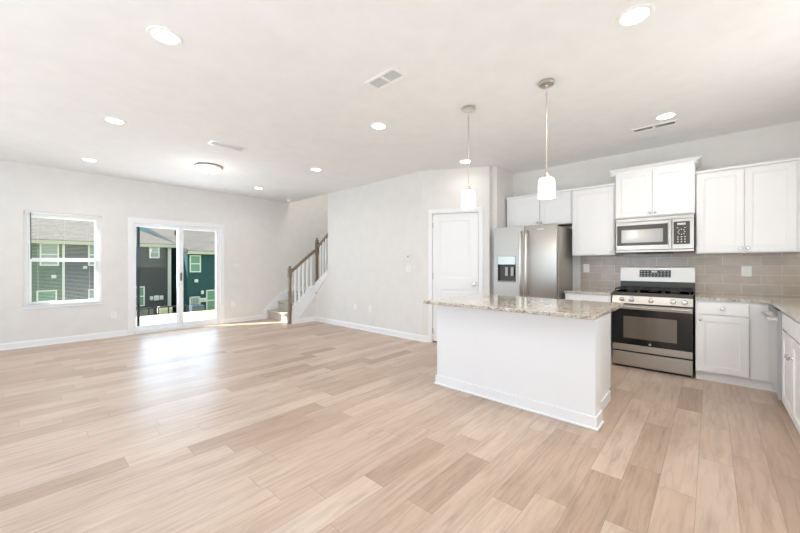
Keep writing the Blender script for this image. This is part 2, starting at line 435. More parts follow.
w = sthing('window_5', 'unseen window added in the right wall for fill light', 'window', loc=(XR, -1.8, .6))  # added out of view to go with the right fill lamp
f = MB(); f.box(.03, .1, .06, 1.74, 0, .06); f.box(.03, .1, .06, 1.74, 1.49, 1.55); f.box(.03, .1, 0, .06, 0, 1.55); f.box(.03, .1, 1.74, 1.8, 0, 1.55); f.box(.03, .1, .87, .93, 0, 1.55)
f.out('window_frame', VINYL, w); MB().box(.062, .07, .05, 1.75, .05, 1.5).out('pane', PANE, w)

w = sthing('window_6', 'unseen window added over the sink run for fill light', 'window', loc=(XR, 2.6, 1.08))  # added out of view to bring more light into the kitchen
f = MB(); f.box(.03, .1, 0, 1.2, 0, .05); f.box(.03, .1, 0, 1.2, .92, .97); f.box(.03, .1, 0, .05, 0, .97); f.box(.03, .1, 1.15, 1.2, 0, .97); f.box(.03, .1, 0, 1.2, .46, .51)
f.out('window_frame', VINYL, w); MB().box(.062, .07, .04, 1.16, .04, .93).out('pane', PANE, w)

# baseboards
def baseboard(name, p, q, label, h=.10, t=.014):
    p, q = Vector(p), Vector(q); L = (q-p).length; a = math.atan2(q.y-p.y, q.x-p.x)
    m = MB(); m.prism([(0, 0), (-t-.01, 0), (-t-.01, .012), (-t, .02), (-t, h-.02), (-t*.5, h), (0, h)], 0, L, 'X')
    struct(m, name, TRIM, label, 'baseboard', loc=(p.x, p.y, 0), rotz=a)
# local -Y must point into the room
baseboard('baseboard_left', (XL, YR), (XL, 1.178), 'white baseboard under the window')
baseboard('baseboard_left_stairs', (XL, 2.785), (XL, 3.72), 'white baseboard between patio door and stairs')
baseboard('baseboard_middle', (-6.43, YM), (-3.42, YM), 'white baseboard of the long middle wall')
baseboard('baseboard_under_stairs', (-6.43, 3.74), (-6.43, YM), 'white baseboard under the stair stringer')
baseboard('baseboard_pantry', (A.x, A.y), (A.x+.095*math.cos(PANG), A.y+.095*math.sin(PANG)), 'white baseboard left of the pantry door')
baseboard('baseboard_pantry_right', (A.x+.95*math.cos(PANG), A.y+.95*math.sin(PANG)), (Bp.x, Bp.y), 'white baseboard right of the pantry door')
baseboard('baseboard_rear', (XR, YR), (XL, YR), 'white baseboard of the rear wall')

# ------------------------------------------------------------------ window_1 (left wall), local: x to the room, y along wall
w = sthing('window_1', 'white vinyl double-hung window in the left wall', 'window', loc=(XL, W0, WZ0))
wy, wz = W1-W0, WZ1-WZ0
f = MB()
f.box(-.14, -.03, 0, .055, 0, wz); f.box(-.14, -.03, wy-.055, wy, 0, wz); f.box(-.14, -.03, .055, wy-.055, wz-.055, wz); f.box(-.14, -.03, .055, wy-.055, 0, .045)
f.out('window_frame', VINYL, w)
f = MB(); f.box(-.09, -.05, .057, wy-.057, .69, .75); f.box(-.09, -.05, .057, .085, .047, .69); f.box(-.09, -.05, wy-.085, wy-.057, .047, .69); f.box(-.09, -.05, .085, wy-.085, .047, .075)
f.out('lower_sash', VINYL, w)
f = MB(); f.box(-.125, -.095, .057, .08, .72, wz-.057); f.box(-.125, -.095, wy-.08, wy-.057, .72, wz-.057); f.box(-.125, -.095, .08, wy-.08, wz-.08, wz-.057); f.box(-.125, -.095, .08, wy-.08, .70, .745)
f.out('upper_sash', VINYL, w)
MB().box(-.075, -.07, .07, wy-.07, .06, .70).out('pane', PANE, w); MB().box(-.112, -.107, .07, wy-.07, .74, wz-.07).out('pane', PANE, w)
MB().box(-.03, .018, -.012, wy+.012, -.018, .004, .004).out('window_sill', TRIM, w)
# blind
bl = thing('window_blind', 'white horizontal slat blind hanging open in the left window', 'blind', loc=(XL-.012, W0+.02, WZ1))
MB().box(-.014, .014, .0, wy-.04, -.035, -.003, .002).out('headrail', PLASTIC, bl)
MB().box(-.012, .012, .01, wy-.05, -1.43, -1.415, .002).out('bottom_rail', PLASTIC, bl)
s = MB(); z = -.05
while z > -1.41:
    s.box(-.0115, .0115, .012, wy-.052, z-.0007, z+.0007); z -= .0215
s.out('slats', PLASTIC, bl)
for yy in (.13, wy/2-.02, wy-.17): MB().tube([(.012, yy, -.03), (.012, yy, -1.42)], .0012, 5).out('ladder_cord', PLASTIC, bl)
MB().tube([(.024, .055, -.02), (.024, .055, -.18)], .006, 8).tube([(.024, .055, -.18), (.024, .058, -.72)], .0065, 8).out('tilt_wand', DARKPL, bl, True)['label'] = 'dark tilt wand'

# ------------------------------------------------------------------ door_1 patio sliding door
d = sthing('door_1', 'white sliding glass patio door in the left wall', 'door', loc=(XL, D0, 0))
dw = D1-D0
f = MB(); f.box(0.001, .018, -.07, 0.01, 0, DZ-.01, .002); f.box(0.001, .018, dw-.01, dw+.07, 0, DZ-.01, .002); f.box(0.001, .0185, -.07, dw+.07, DZ-.01, DZ+.065, .002)
f.out('casing', TRIM, d)
f = MB(); f.box(-.16, 0, 0, .03, 0, DZ); f.box(-.16, 0, dw-.03, dw, 0, DZ); f.box(-.16, 0, .03, dw-.03, DZ-.03, DZ); f.box(-.17, .01, .03, dw-.03, 0, .035)
f.out('door_frame', VINYL, d)
def panel(y0, y1, x0, x1, st0=.055, st1=.075):
    f = MB(); f.box(x0, x1, y0, y0+st0, .037, DZ-.032, .002); f.box(x0, x1, y1-st1, y1, .037, DZ-.032, .002); f.box(x0+.002, x1-.002, y0+st0, y1-st1, .037, .125, .0); f.box(x0+.002, x1-.002, y0+st0, y1-st1, DZ-.085, DZ-.032, .0)
    p = f.out('sliding_panel', VINYL, d)
    MB().box((x0+x1)/2-.004, (x0+x1)/2+.004, y0+st0-.01, y1-st1+.01, .12, DZ-.08).out('pane', PANE, p)
    return p
p1 = panel(.032, .775, -.12, -.075, .03, .075)
p2 = panel(.712, dw-.032, -.06, -.015, .075, .055)
MB().box(-.015, .012, .737, .757, .93, 1.08, .004).out('door_handle', DARKPL, p2)['label'] = 'small dark pull handle'
MB().box(-.157, -.135, .088, .128, .04, DZ-.032).out('screen_edge', mat('dark_bronze_aluminium', (.045, .06, .09), .45, .3), d)

# ------------------------------------------------------------------ door_2 pantry
d = sthing('door_2', 'white two-panel pantry door in angled wall', 'door', loc=(A.x, A.y, 0), rotz=PANG)
f = MB(); t_ = .018
f.box(.099, .162, -t_, -.001, 0, dh+.002, .003); f.box(.882, .945, -t_, -.001, 0, dh+.002, .003); f.box(.099, .945, -t_, -.001, dh+.002, dh+.067, .003)
f.out('casing', TRIM, d)
f = MB(); f.box(dl0, .164, 0, .11, 0, dh); f.box(.88, dl1, 0, .11, 0, dh); f.box(dl0, dl1, 0, .11, dh-.006, dh)
f.out('jamb', TRIM, d)
leaf = MB(); x0, x1, z1 = .167, .877, 2.04
leaf.box(x0, x1, .02, .045, .02, z1)
st, pz = .115, [(.20, .84), (1.03, 1.925)]
leaf.box(x0, x0+st, .008, .022, .02, z1, .002); leaf.box(x1-st, x1, .008, .022, .02, z1, .002)
leaf.box(x0+st-.005, x1-st+.005, .008, .022, .02, .20, .002); leaf.box(x0+st-.005, x1-st+.005, .008, .022, .84, 1.03, .002); leaf.box(x0+st-.005, x1-st+.005, .008, .022, 1.925, z1, .002)
for a, b in pz: leaf.box(x0+st+.03, x1-st-.03, .011, .022, a+.03, b-.03, .008)
lf = leaf.out('door_leaf', TRIM, d)
MB().lathe([(0, 0), (.03, 0), (.03, .006), (.012, .01), (.011, .03), (.024, .04), (.028, .052), (.022, .064), (0, .068)], (x1-.063, .009, .935), 20, 'Y').out('door_knob', NICKEL, lf, True)
MB().box(x1+.001, x1+.006, .002, .02, .90, .97).out('latch_plate', NICKEL, d)
for z in (.18, 1.05, 1.86): MB().cyl((x0-.002, .002, z), .007, .09, 'Z', 10).box(x0-.012, x0+.012, .004, .009, z-.045, z+.045).out('hinge', NICKEL, d)

# ------------------------------------------------------------------ staircase
st = thing('staircase', 'carpeted staircase with white balusters and taupe handrail at the room corner', 'staircase', loc=(-6.46, 3.73, 0))
ox, oy = 6.46, -3.73
def L(x, y, z): return (x+ox, y+oy, z)
RI, RU = .195, .25
def step_box(x0, x1, y0, y1, z, nose):
    m = MB(); m.box(x0+ox, x1+ox, y0+oy, y1+oy, 0, z-.02); 
    if nose == 'Y': m.box(x0+ox, x1+ox, y0-.03+oy, y1+oy, z-.045, z, .018)
    else: m.box(x0-.03+ox, x1+ox, y0+oy, y1+oy, z-.045, z, .018)
    return m.out('stair_step', CARPET, st)
step_box(XL+.02, -6.49, 3.73, 4.00, RI, 'Y')
step_box(XL+.02, -6.49, 3.98, 4.25, 2*RI, 'Y')
m = MB(); m.box(XL+.02+ox, -6.45+ox, 4.23+oy, 5.37+oy, 0, 3*RI-.02); m.box(XL+.02+ox, -6.45+ox, 4.20+oy, 5.37+oy, 3*RI-.045, 3*RI, .018); m.out('landing', CARPET, st)
for k in range(9):
    x0 = -6.42+k*RU
    m = MB(); z = (4+k)*RI
    m.box(x0+ox, x0+RU+.02+ox, 4.40+oy, 5.37+oy, z-.3, z-.02); m.box(x0-.03+ox, x0+RU+ox, 4.40+oy, 5.37+oy, z-.045, z, .018); m.out('stair_step', CARPET, st)
# skirt board on the left wall and landing baseboard
m = MB(); m.prism([(3.62+oy, 0), (3.73+oy, 0), (4.25+oy, .42), (5.37+oy, .55), (5.37+oy, .70), (4.22+oy, .70), (3.62+oy, .21)], XL+.001+ox, XL+.019+ox, 'X'); m.out('skirt_board', TRIM, st)
MB().box(XL+.02+ox, -6.45+ox, 5.36+oy, 5.378+oy, .585, .70).out('landing_skirt', TRIM, st)
# stringer of the first flight (x=-6.49..-6.42), its cap, and second flight stringer in the middle wall plane
m = MB(); m.prism([(3.70+oy, 0), (3.76+oy, 0), (4.20+oy, .49), (YM+oy, .56), (YM+oy, .80), (4.22+oy, .76), (3.70+oy, .27)], -6.50+ox, -6.415+ox, 'X')
m.bar(L(-6.457, 3.72, .30), L(-6.457, 4.22, .775), .105, .03)
m.out('stringer', TRIM, st)
m = MB(); m.prism([(-6.44+ox, .60), (XE+ox, 1.0), (XE+ox, 1.10), (-6.44+ox, .80)], YM-.012+oy, YM+.122+oy, 'Y')
m.bar(L(-6.44, YM+.055, .815), L(XE, YM+.055, 1.115), .15, .028)
m.out('stringer', TRIM, st)
def newel(x, y, z0, zt, blocks):
    n = MB(); x += ox; y += oy
    n.box(x-.024, x+.024, y-.024, y+.024, z0, zt-.06, .003)
    for a, b in blocks: n.box(x-.034, x+.034, y-.034, y+.034, a, b, .005)
    n.box(x-.038, x+.038, y-.038, y+.038, zt-.065, zt-.05, .004)
    n.lathe([(.028, zt-.05), (.018, zt-.04), (.03, zt-.02), (.022, zt-.004), (0, zt)], (x, y, 0), 14)
    return n.out('newel_post', STAIN, st, True)
newel(-6.457, 3.675, 0, 1.21, [(.20, .44), (.97, 1.14)])
newel(-6.42, YM+.03, .58, 1.83, [(.60, .92), (1.46, 1.74)])
def rail(p, q):
    m = MB(); m.bar(p, q, .058, .05); m.bar((p[0], p[1], p[2]-.03), (q[0], q[1], q[2]-.03), .036, .02)
    m.out('handrail', STAIN, st, True)
rail(L(-6.457, 3.70, 1.095), L(-6.445, 4.27, 1.555))
rail(L(-6.40, YM+.045, 1.63), L(-5.90, YM+.055, 1.98))
def baluster(x, y, z0, z1):
    x += ox; y += oy
    MB().box(x-.016, x+.016, y-.016, y+.016, z0, z1, .003).out('baluster', TRIM, st)
for yy in (3.80, 3.895, 3.99, 4.09, 4.19):
    baluster(-6.457, yy, .30+(yy-3.72)*.95, 1.095+(yy-3.70)*.807-.03)
for xx in (-6.31, -6.21, -6.11, -6.01):
    baluster(xx, YM+.05, .82+(xx+6.44)*.64, 1.63+(xx+6.40)*.70-.03)

# ------------------------------------------------------------------ cabinets
def shaker(mb, x0, x1, z0, z1, y=-.02, r=.058):
    mb.box(x0, x1, y+.008, 0, z0, z1)
    mb.box(x0, x0+r, y, y+.012, z0, z1, .0015); mb.box(x1-r, x1, y, y+.012, z0, z1, .0015)
    mb.box(x0+r-.002, x1-r+.002, y, y+.012, z0, z0+r, .0015); mb.box(x0+r-.002, x1-r+.002, y, y+.012, z1-r, z1, .0015)
    # bead inside the frame
    for (a, b, c_, d_) in ((x0+r, x0+r+.01, z0+r, z1-r), (x1-r-.01, x1-r, z0+r, z1-r)): mb.box(a, b, y+.004, y+.012, c_, d_, .002)
    mb.box(x0+r, x1-r, y+.004, y+.012, z0+r, z0+r+.01, .002); mb.box(x0+r, x1-r, y+.004, y+.012, z1-r-.01, z1-r, .002)
    return mb
def knob(parent, x, z, y=-.02):
    return MB().lathe([(0, 0), (.008, 0), (.006, .008), (.006, .014), (.0145, .02), (.0155, .026), (.011, .031), (0, .032)], (x, y, z), 14, 'Y').out('knob', CHROME, parent, True)
def door(parent, x0, x1, z0, z1, kx=None, kz=None):
    o = shaker(MB(), x0, x1, z0, z1).out('cabinet_door', CABI, parent)
    if kx is not None: knob(o, kx, kz)
    return o
def drawer(parent, x0, x1, z0, z1, k=True):
    o = MB().box(x0, x1, -.02, 0, z0, z1, .003).out('drawer', CABI, parent)
    if k: knob(o, (x0+x1)/2, (z0+z1)/2)
    return o
YU = 5.13; UD = YK-YU-.006
def upper(name_label, x0, x1, z0, z1, y, doors, crown=None, raw=False):
    t = thing('upper_cabinet', name_label, 'kitchen cabinet', loc=(x0, y, z0), group=None)
    wd, hh, dd = x1-x0, z1-z0, YK-y-.006
    MB().box(0, wd, 0, dd, 0, hh, .001).out('body', CABI, t)
    if crown == 'big':
        m = MB(); prof = [(-.002, hh-.035), (-.012, hh-.03), (-.018, hh-.005), (-.05, hh+.018), (-.055, hh+.03), (.01, hh+.03), (.01, hh-.035)]
        m.prism([(u, v) for u, v in prof], -.05, wd+.02, 'X')
        # side returns
        m.prism([(-.002, hh-.03), (-.018, hh-.005), (-.05, hh+.018), (-.055, hh+.03), (0, hh+.03)], -.05, dd, 'Y')
        m.prism([(wd+.002, hh-.035), (wd+.018, hh-.005), (wd+.05, hh+.018), (wd+.055, hh+.03), (wd, hh+.03)], -.05, dd, 'Y')
        m.out('crown_moulding', CABI, t)
    else:
        MB().box(-.004 if crown is None else 0, wd+.002, -.024, .01, hh-.022, hh+.006, .004).out('top_moulding', CABI, t)
    if raw: MB().box(.01, wd-.01, .01, dd-.01, -.004, .0).out('underside_panel', RAWWOOD, t)['label'] = 'bare wooden underside'
    for (a, b, kx, kz) in doors: door(t, a, b, .012, hh-.035, kx, kz)
    return t
upper('low white wall cabinet over the refrigerator', -2.385, -1.435, 1.815, 2.29, YU, [(.10, .515, .49, .045), (.525, .935, .55, .045)], raw=True)
upper('single-door white wall cabinet between refrigerator and microwave', -1.428, -.91, 1.36, 2.285, YU, [(.02, .505, .475, .05)])
upper('tallest white wall cabinet with crown moulding above the microwave', -.90, -.128, 1.812, 2.41, 5.08, [(.012, .38, .355, .045), (.389, .76, .414, .045)], 'big')
upper('large two-door white wall cabinet right of the microwave', -.124, .725, 1.36, 2.285, YU, [(.012, .385, .36, .05), (.389, .752, .414, .05)])

YF = 4.83; CT = .89
def base(label, x0, x1, parts, kick=True, loc=None, rotz=0, depth=None, y=None):
    wd = x1-x0; dp = depth or (YK-YF-.006)
    t = thing('base_cabinet', label, 'kitchen cabinet', loc=loc or (x0, YF, 0), rotz=rotz)
    MB().box(0, wd, 0, dp, .10, CT-.031, .001).out('body', CABI, t)
    MB().box(0.002, wd-.002, .055, dp-.01, 0, .10).out('toe_kick', CABI, t)
    for p in parts:
        if p[0] == 'door': door(t, *p[1:])
        else: drawer(t, *p[1:])
    return t
base('short white base cabinet between refrigerator and range', -1.43, -.905, [('drawer', .02, .505, .70, .835), ('door', .02, .505, .12, .685, .475, .64)])
base('white base cabinet right of range with one drawer over one door', -.118, .47, [('drawer', .015, .40, .715, .84), ('door', .015, .40, .115, .70, .04, .655)])
XF = .452
# right run, local x runs towards the camera (-Y world), front faces -X
XS = XR-.006-XF
t = base('corner filler cabinet in the right-hand run beyond the dishwasher', 0, .02, [], loc=(XF, 4.812, 0), rotz=-PI/2, depth=XS)
t = base('white sink base cabinet in the right-hand run nearest the dishwasher', 0, .91, [('drawer', .012, .452, .715, .84, False), ('drawer', .458, .898, .715, .84, False), ('door', .012, .452, .115, .70, .415, .56), ('door', .458, .898, .115, .70, .495, .56)], loc=(XF, 4.17, 0), rotz=-PI/2, depth=XS)
t = base('white base cabinet in the right-hand run nearest the camera', 0, .9, [('drawer', .012, .888, .715, .84), ('door', .012, .445, .115, .70, .41, .65), ('door', .455, .888, .115, .70, .49, .65)], loc=(XF, 3.255, 0), rotz=-PI/2, depth=XS)

# dishwasher
t = thing('dishwasher', 'white-fronted stainless dishwasher with bar handle in the right-hand run', 'dishwasher', loc=(XF, 4.785, 0), rotz=-PI/2)
DWF = steel('pale_steel', (.80, .80, .80), .18, 2)
MB().box(.003, .602, 0, XS-.01, .10, CT-.035).out('body', STEELG, t)
dd_ = MB().box(.003, .602, -.042, -.002, .115, CT-.04, .004).out('door', DWF, t)
MB().box(.601, .6045, -.041, -.003, .118, CT-.043).out('door_edge', mat('grey_door_edge', (.42, .43, .44), .45), dd_)
MB().box(.02, .585, -.0435, -.041, CT-.085, CT-.042).out('control_strip', GREYBLK, t)
MB().bar((.06, -.085, .775), (.545, -.085, .775), .022, .03).box(.07, .09, -.085, -.04, .765, .785).box(.515, .535, -.085, -.04, .765, .785).out('handle', CHROME, dd_, True)
MB().box(.003, .602, .03, .06, 0, .115).out('toe_panel', CABI, t)

# countertops
m = MB(); m.prism([(-.122, YF-.03), (.42, YF-.03), (.42, 2.30), (XR-.003, 2.30), (XR-.003, YK-.003), (-.122, YK-.003)], CT-.03, CT, 'Z')
ct = m.out('countertop', GRANITE); tag(ct, 'L-shaped speckled granite countertop right of the range', 'countertop')
ct = MB().box(-1.435, -.902, YF-.03, YK-.003, CT-.03, CT, .004).out('countertop', GRANITE); tag(ct, 'short speckled granite countertop between refrigerator and range', 'countertop')
# backsplash
m = MB(); m.box(-1.40, XR-.001, YK-.008, YK, CT, 1.362); m.box(-.90, -.128, YK-.008, YK, 1.362, 1.42)
struct(m, 'wall_backsplash', TILE, 'grey-beige subway tile backsplash', 'tile')

# ------------------------------------------------------------------ refrigerator
t = thing('refrigerator', 'stainless steel french-door refrigerator with water dispenser', 'refrigerator', loc=(-2.40, 4.72, 0))
MB().box(.005, .90, .085, .70, .02, 1.755, .006).out('body', STEELG, t, True)['label'] = 'glossy grey refrigerator body'
dl = MB()
# left door with dispenser opening (x .045..-.31 , z 1.01..1.345)
for (a, b, c_, d_) in ((.003, .065, .71, 1.78), (.335, .462, .71, 1.78), (.065, .335, .71, .985), (.065, .335, 1.355, 1.78)): dl.box(a, b, 0, .075, c_, d_)
dl = dl.out('door', STEELV, t)
MB().box(.065, .335, .045, .075, .985, 1.355).box(.062, .338, -.003, .012, .98, .99).box(.062, .066, -.003, .05, .985, 1.355).box(.334, .338, -.003, .05, .985, 1.355).out('dispenser_recess', GREYBLK, dl)
MB().box(.066, .334, -.005, .045, 1.235, 1.357, .005).out('dispenser_panel', mat('pale_dispenser_panel', (.62, .62, .60), .25, .5), dl)
MB().box(.17, .215, .01, .03, 1.07, 1.20, .006).box(.255, .30, .01, .03, 1.07, 1.20, .006).out('dispenser_paddle', STEELG, dl)
MB().box(.07, .33, -.012, .045, .985, 1.0, .003).out('drip_tray', STEELG, dl)
dr = MB().box(.468, .897, 0, .075, .71, 1.78, .006).out('door', STEELV, t, True)
MB().box(.64, .73, -.002, 0, 1.715, 1.727).out('badge', PLASTIC, dr)['label'] = 'small pale brand badge'
MB().box(.003, .897, 0, .075, .06, .70, .006).out('freezer_drawer', STEELV, t, True)
def hand(parent, x):
    pts = [(x, -.005, .80), (x, -.045, .84), (x, -.062, 1.0), (x, -.066, 1.25), (x, -.062, 1.5), (x, -.045, 1.66), (x, -.005, 1.70)]
    MB().tube(pts, .017, 10).out('handle', NICKEL, parent, True)
hand(dl, .425); hand(dr, .507)
MB().tube([(.1, -.005, .62), (.13, -.055, .62), (.77, -.055, .62), (.80, -.005, .62)], .013, 10).out('handle', STEELV, t, True)
MB().box(.02, .88, .05, .6, 0, .06).out('base_grille', DARKPL, t)

# ------------------------------------------------------------------ range
rx0, ry0 = -.893, 4.84
t = thing('range', 'stainless steel gas range with black glass oven door', 'range', loc=(rx0, ry0, 0))
RW = .757; RD = YK-.012-ry0
MB().box(.003, RW-.003, .03, RD, .02, .905).out('body', GREYBLK, t)
MB().box(.02, RW-.02, .05, RD-.05, 0, .03).out('plinth', DARKPL, t)
MB().box(.003, RW-.003, 0, .04, .03, .188, .006).out('storage_drawer', STEEL, t)
od = MB().box(.003, RW-.003, 0, .03, .208, .755, .005).out('oven_door', STEEL, t)
MB().box(.003, RW-.003, -.006, .002, .285, .705, .002).out('door_glass', GLASSBLK, od)
MB().box(.12, .62, -.008, -.005, .36, .62, .0008).out('oven_window', OVENWIN, od)
MB().cyl((RW/2, -.007, .31), .013, .004, 'Y', 20).out('door_emblem', STEEL, od)
MB().cyl((RW/2, -.001, .245), .014, .004, 'Y', 20).out('badge', CHROME, od)
MB().tube([(.03, -.055, .735), (RW-.03, -.055, .735)], .015, 12).box(.035, .06, -.055, 0, .72, .75, .004).box(RW-.06, RW-.035, -.055, 0, .72, .75, .004).out('door_handle', STEEL, od, True)
m = MB(); m.prism([(-.012, .775), (.05, .775), (.05, .862), (.012, .862)], .003, RW-.003, 'X'); cp = m.out('control_panel', STEEL, t)
for kx in (.105, .20, .385, .585, .685):
    MB().lathe([(0, 0), (.027, 0), (.027, .006), (.021, .01), (.019, .034), (0, .036)], (kx, .0, .818), 20, 'Y').box(kx-.004, kx+.004, -.042, -.03, .802, .836, .001).out('control_knob', CHROME, cp, True)
ck = MB().box(.0, RW, .012, RD-.03, .862, .905, .006).out('cooktop', GREYBLK, t)
for (bx, by, br) in ((.17, .16, .045), (.17, .42, .038), (.38, .29, .05), (.59, .16, .05), (.59, .42, .035)):
    b = MB().cyl((bx, by, .911), br, .014, 'Z', 20, bev=.002).out('burner', GREYBLK, ck, True)
    MB().cyl((bx, by, .922), br*.75, .01, 'Z', 20, bev=.002).out('burner_cap', BLACKMETAL, b, True)
for (a, b) in ((.025, .26), (.265, .492), (.497, .732)):
    g = MB(); y0, y1 = .04, RD-.09
    for x in (a, (a+b)/2-.006, b-.012): g.box(x, x+.012, y0, y1, .935, .95, .002)
    for y in (y0, (y0+y1)/2-.006, y1-.012, y0+.11, y1-.12): g.box(a, b, y, y+.012, .935, .95, .002)
    for x in (a, b-.012):
        for y in (y0, y1-.012): g.box(x, x+.012, y, y+.012, .905, .94)
    g.out('grate', BLACKMETAL, ck)
bgz = .905
bgd = MB().box(.0, RW, RD-.05, RD, bgz, 1.03).out('backguard', GREYBLK, t)
m = MB(); m.prism([(RD-.06, 1.02), (RD, 1.02), (RD, 1.195), (RD-.045, 1.195)], -.001, RW+.001, 'X'); bs = m.out('backguard_panel', STEEL, t)
def tilted(y): return y
dsp = MB().box(.285, .475, RD-.0615, RD-.05, 1.075, 1.165); dsp.box(.21, .53, RD-.0605, RD-.045, 1.075, 1.165)
dsp = dsp.out('display_panel', GREYBLK, bs)
MB().box(.335, .395, RD-.0625, RD-.061, 1.135, 1.155).out('clock_display', mat('display_digits', (.25, .35, .35), .3, emit=(.6, .8, .8), estr=.35), dsp)
bb = MB()
for i in range(9):
    for j in range(3):
        if 3 <= i <= 5 and j == 2: continue
        bb.box(.222+i*.034, .240+i*.034, RD-.0622, RD-.06, 1.084+j*.028, 1.094+j*.028)
bb.out('buttons', mat('grey_button_print', (.42, .41, .39), .5), dsp)

# ------------------------------------------------------------------ microwave
t = thing('microwave', 'stainless over-the-range microwave below the crowned cabinet', 'microwave', loc=(-.888, 5.045, 1.385))
MW, MH = .752, .42; MD = YK-5.045-.006
MB().box(.004, MW-.004, .03, MD, .0, MH-.002).out('body', GREYBLK, t)
md = MB().box(0, .555, 0, .03, .03, MH-.045, .004); md = md.out('door', STEEL, t)
MB().box(0, MW, 0, .03, MH-.042, MH, .003).out('vent_grille', STEEL, t)
MB().box(0, MW, 0, .03, 0, .028, .003).out('bottom_trim', STEEL, t)
MB().box(.012, .52, -.003, .001, .085, MH-.085, .001).out('door_glass', GREYBLK, md)
MB().box(.06, .475, -.0042, -.0028, .12, MH-.14, .0005).out('window', MWWIN, md)
MB().box(.527, .552, -.028, -.012, .06, MH-.06, .006).box(.53, .549, -.014, 0, .07, .09).box(.53, .549, -.014, 0, MH-.09, MH-.07).out('handle', STEEL, md)
mc = MB().box(.557, MW, 0, .03, .03, MH-.045, .004).out('control_panel', STEEL, t)
MB().box(.572, MW-.035, -.003, .001, .085, MH-.075, .001).out('keypad', GREYBLK, mc)
MB().box(.605, .68, -.0045, -.0028, MH-.115, MH-.092).out('display', mat('mw_display', (.45, .48, .47), .3, emit=(.7, .75, .72), estr=.15), mc)
bb = MB()
for i in range(3):
    for j in range(3): bb.cyl((.612+i*.031, -.003, .112+j*.028), .007, .003, 'Y', 10)
for k in range(8):
    a = k*PI/4; bb.cyl((.643+.03*math.cos(a), -.003, .225+.03*math.sin(a)), .006, .003, 'Y', 8)
bb.box(.60, .618, -.0045, -.002, .27, .276).box(.665, .685, -.0045, -.002, .27, .276)
bb.out('keys', mat('pale_key_print', (.6, .58, .54), .5), mc)
MB().box(.2, .55, .08, .3, -.012, .0).out('vent_filter', DARKPL, t)

# ------------------------------------------------------------------ island
t = thing('kitchen_island', 'white kitchen island with half wall front and side panel', 'kitchen island', loc=(-1.36, 3.2, 0))
ix, iy = 1.36, -3.2
def ib(m, x0, x1, y0, y1, z0, z1, b=0): return m.box(x0+ix, x1+ix, y0+iy, y1+iy, z0, z1, b)
IX0, IX1 = -2.09, -.635
IZ = .88
IW = paint('island_white_paint', (.86, .865, .875), .45, .005)
ib(MB(), IX0, IX1, 2.86, 3.03, 0, IZ-.031).out('half_wall', IW, t)
m = MB(); ib(m, IX0+.03, -.70, 3.03, 3.60, .10, IZ-.031); ib(m, IX0+.03, -.70, 3.03, 3.54, 0, .10); m.out('cabinet_body', CABI, t)
m = MB(); m.prism([(3.03+iy, 0), (3.575+iy, 0), (3.575+iy, .10), (3.635+iy, .10), (3.635+iy, IZ-.031), (3.03+iy, IZ-.031)], -.70+ix, -.682+ix, 'X'); m.out('side_panel', CABI, t)
m = MB(); m.prism([(3.03+iy, 0), (3.575+iy, 0), (3.575+iy, .10), (3.635+iy, .10), (3.635+iy, IZ-.031), (3.03+iy, IZ-.031)], IX0+.01+ix, IX0+.03+ix, 'X'); m.out('side_panel', CABI, t)
m = MB()
def bbrd(m, x0, x1, y0, y1):
    ib(m, x0-.014, x1+.014, y0-.014, y1+.0, 0, .095, .003); ib(m, x0-.026, x1+.026, y0-.026, y1+.0, 0, .018, .006)
bbrd(m, IX0, IX1, 2.86, 3.03); m.out('baseboard', TRIM, t)
m = MB(); ib(m, -.682, -.668, 3.03, 3.575, 0, .09, .003); m.out('baseboard', TRIM, t)
for k in range(3):
    a = IX0+.05+k*.445
    # kitchen-side doors and drawers (face +Y)
    dr_ = MB(); ib(dr_, a, a+.435, 3.60, 3.62, .70, .835, .003); dr_.out('drawer', CABI, t)
    dr_ = MB(); ib(dr_, a, a+.435, 3.60, 3.62, .12, .69, .003); dr_.out('cabinet_door', CABI, t)
ct = MB().box(-2.095, -.585, 2.625, 3.69, IZ-.03, IZ, .006).out('countertop', GRANITE); tag(ct, 'rectangular speckled granite countertop on the island', 'countertop')

# ------------------------------------------------------------------ ceiling lights
def can(loc, label):
    t = thing('recessed_light', label, 'ceiling light', loc=loc, group='recessed ceiling lights')
    MB().lathe([(.072, -.001), (.074, -.006), (.094, -.006), (.098, 0), (.072, 0)], seg=32).out('trim_ring', PLASTIC, t, True)
    MB().lathe([(0, -.0035), (.073, -.0035), (.073, -.002), (0, -.002)], seg=32).out('lens', LAMPGLOW, t)
    return t
cans = [((-2.656, .61), 'largest recessed ceiling light at the upper left of the view'),
        ((-4.6, .615), 'recessed ceiling light second nearest in the window-side row'),
        ((-6.58, .60), 'recessed ceiling light closest to the wall above the window'),
        ((-2.66, 2.57), 'recessed ceiling light between the vent near the pendants and the middle wall'),
        ((-4.6, 3.07), 'recessed ceiling light near the upper corner of the middle wall'),
        ((-6.55, 3.05), 'recessed ceiling light farthest away in front of the staircase'),
        ((-2.64, 4.30), 'recessed ceiling light in front of the pantry door wall'),
        ((-.34, 2.48), 'recessed ceiling light nearest the camera over the kitchen'),
        ((-.335, 4.36), 'recessed ceiling light beside the vent above the range')]
def canlight(x, y, w=CAN_W):
    d = bpy.data.lights.new('downlight', 'SPOT'); d.energy = w; d.spot_size = math.radians(168); d.spot_blend = .7; d.shadow_soft_size = .07; d.color = KWARM if x > -1 else WARM
    o = bpy.data.objects.new('downlight', d); COL.objects.link(o); o.location = (x, y, H-.012); return o
for i, ((x, y), lb) in enumerate(cans):
    if i == 0: first = can((x, y, H), lb)
    else: dup(first, (x, y, H), lb)
    canlight(x, y, (28 if y > 4 else 62) if x > -1 else (6 if y > 4 else CAN_W))
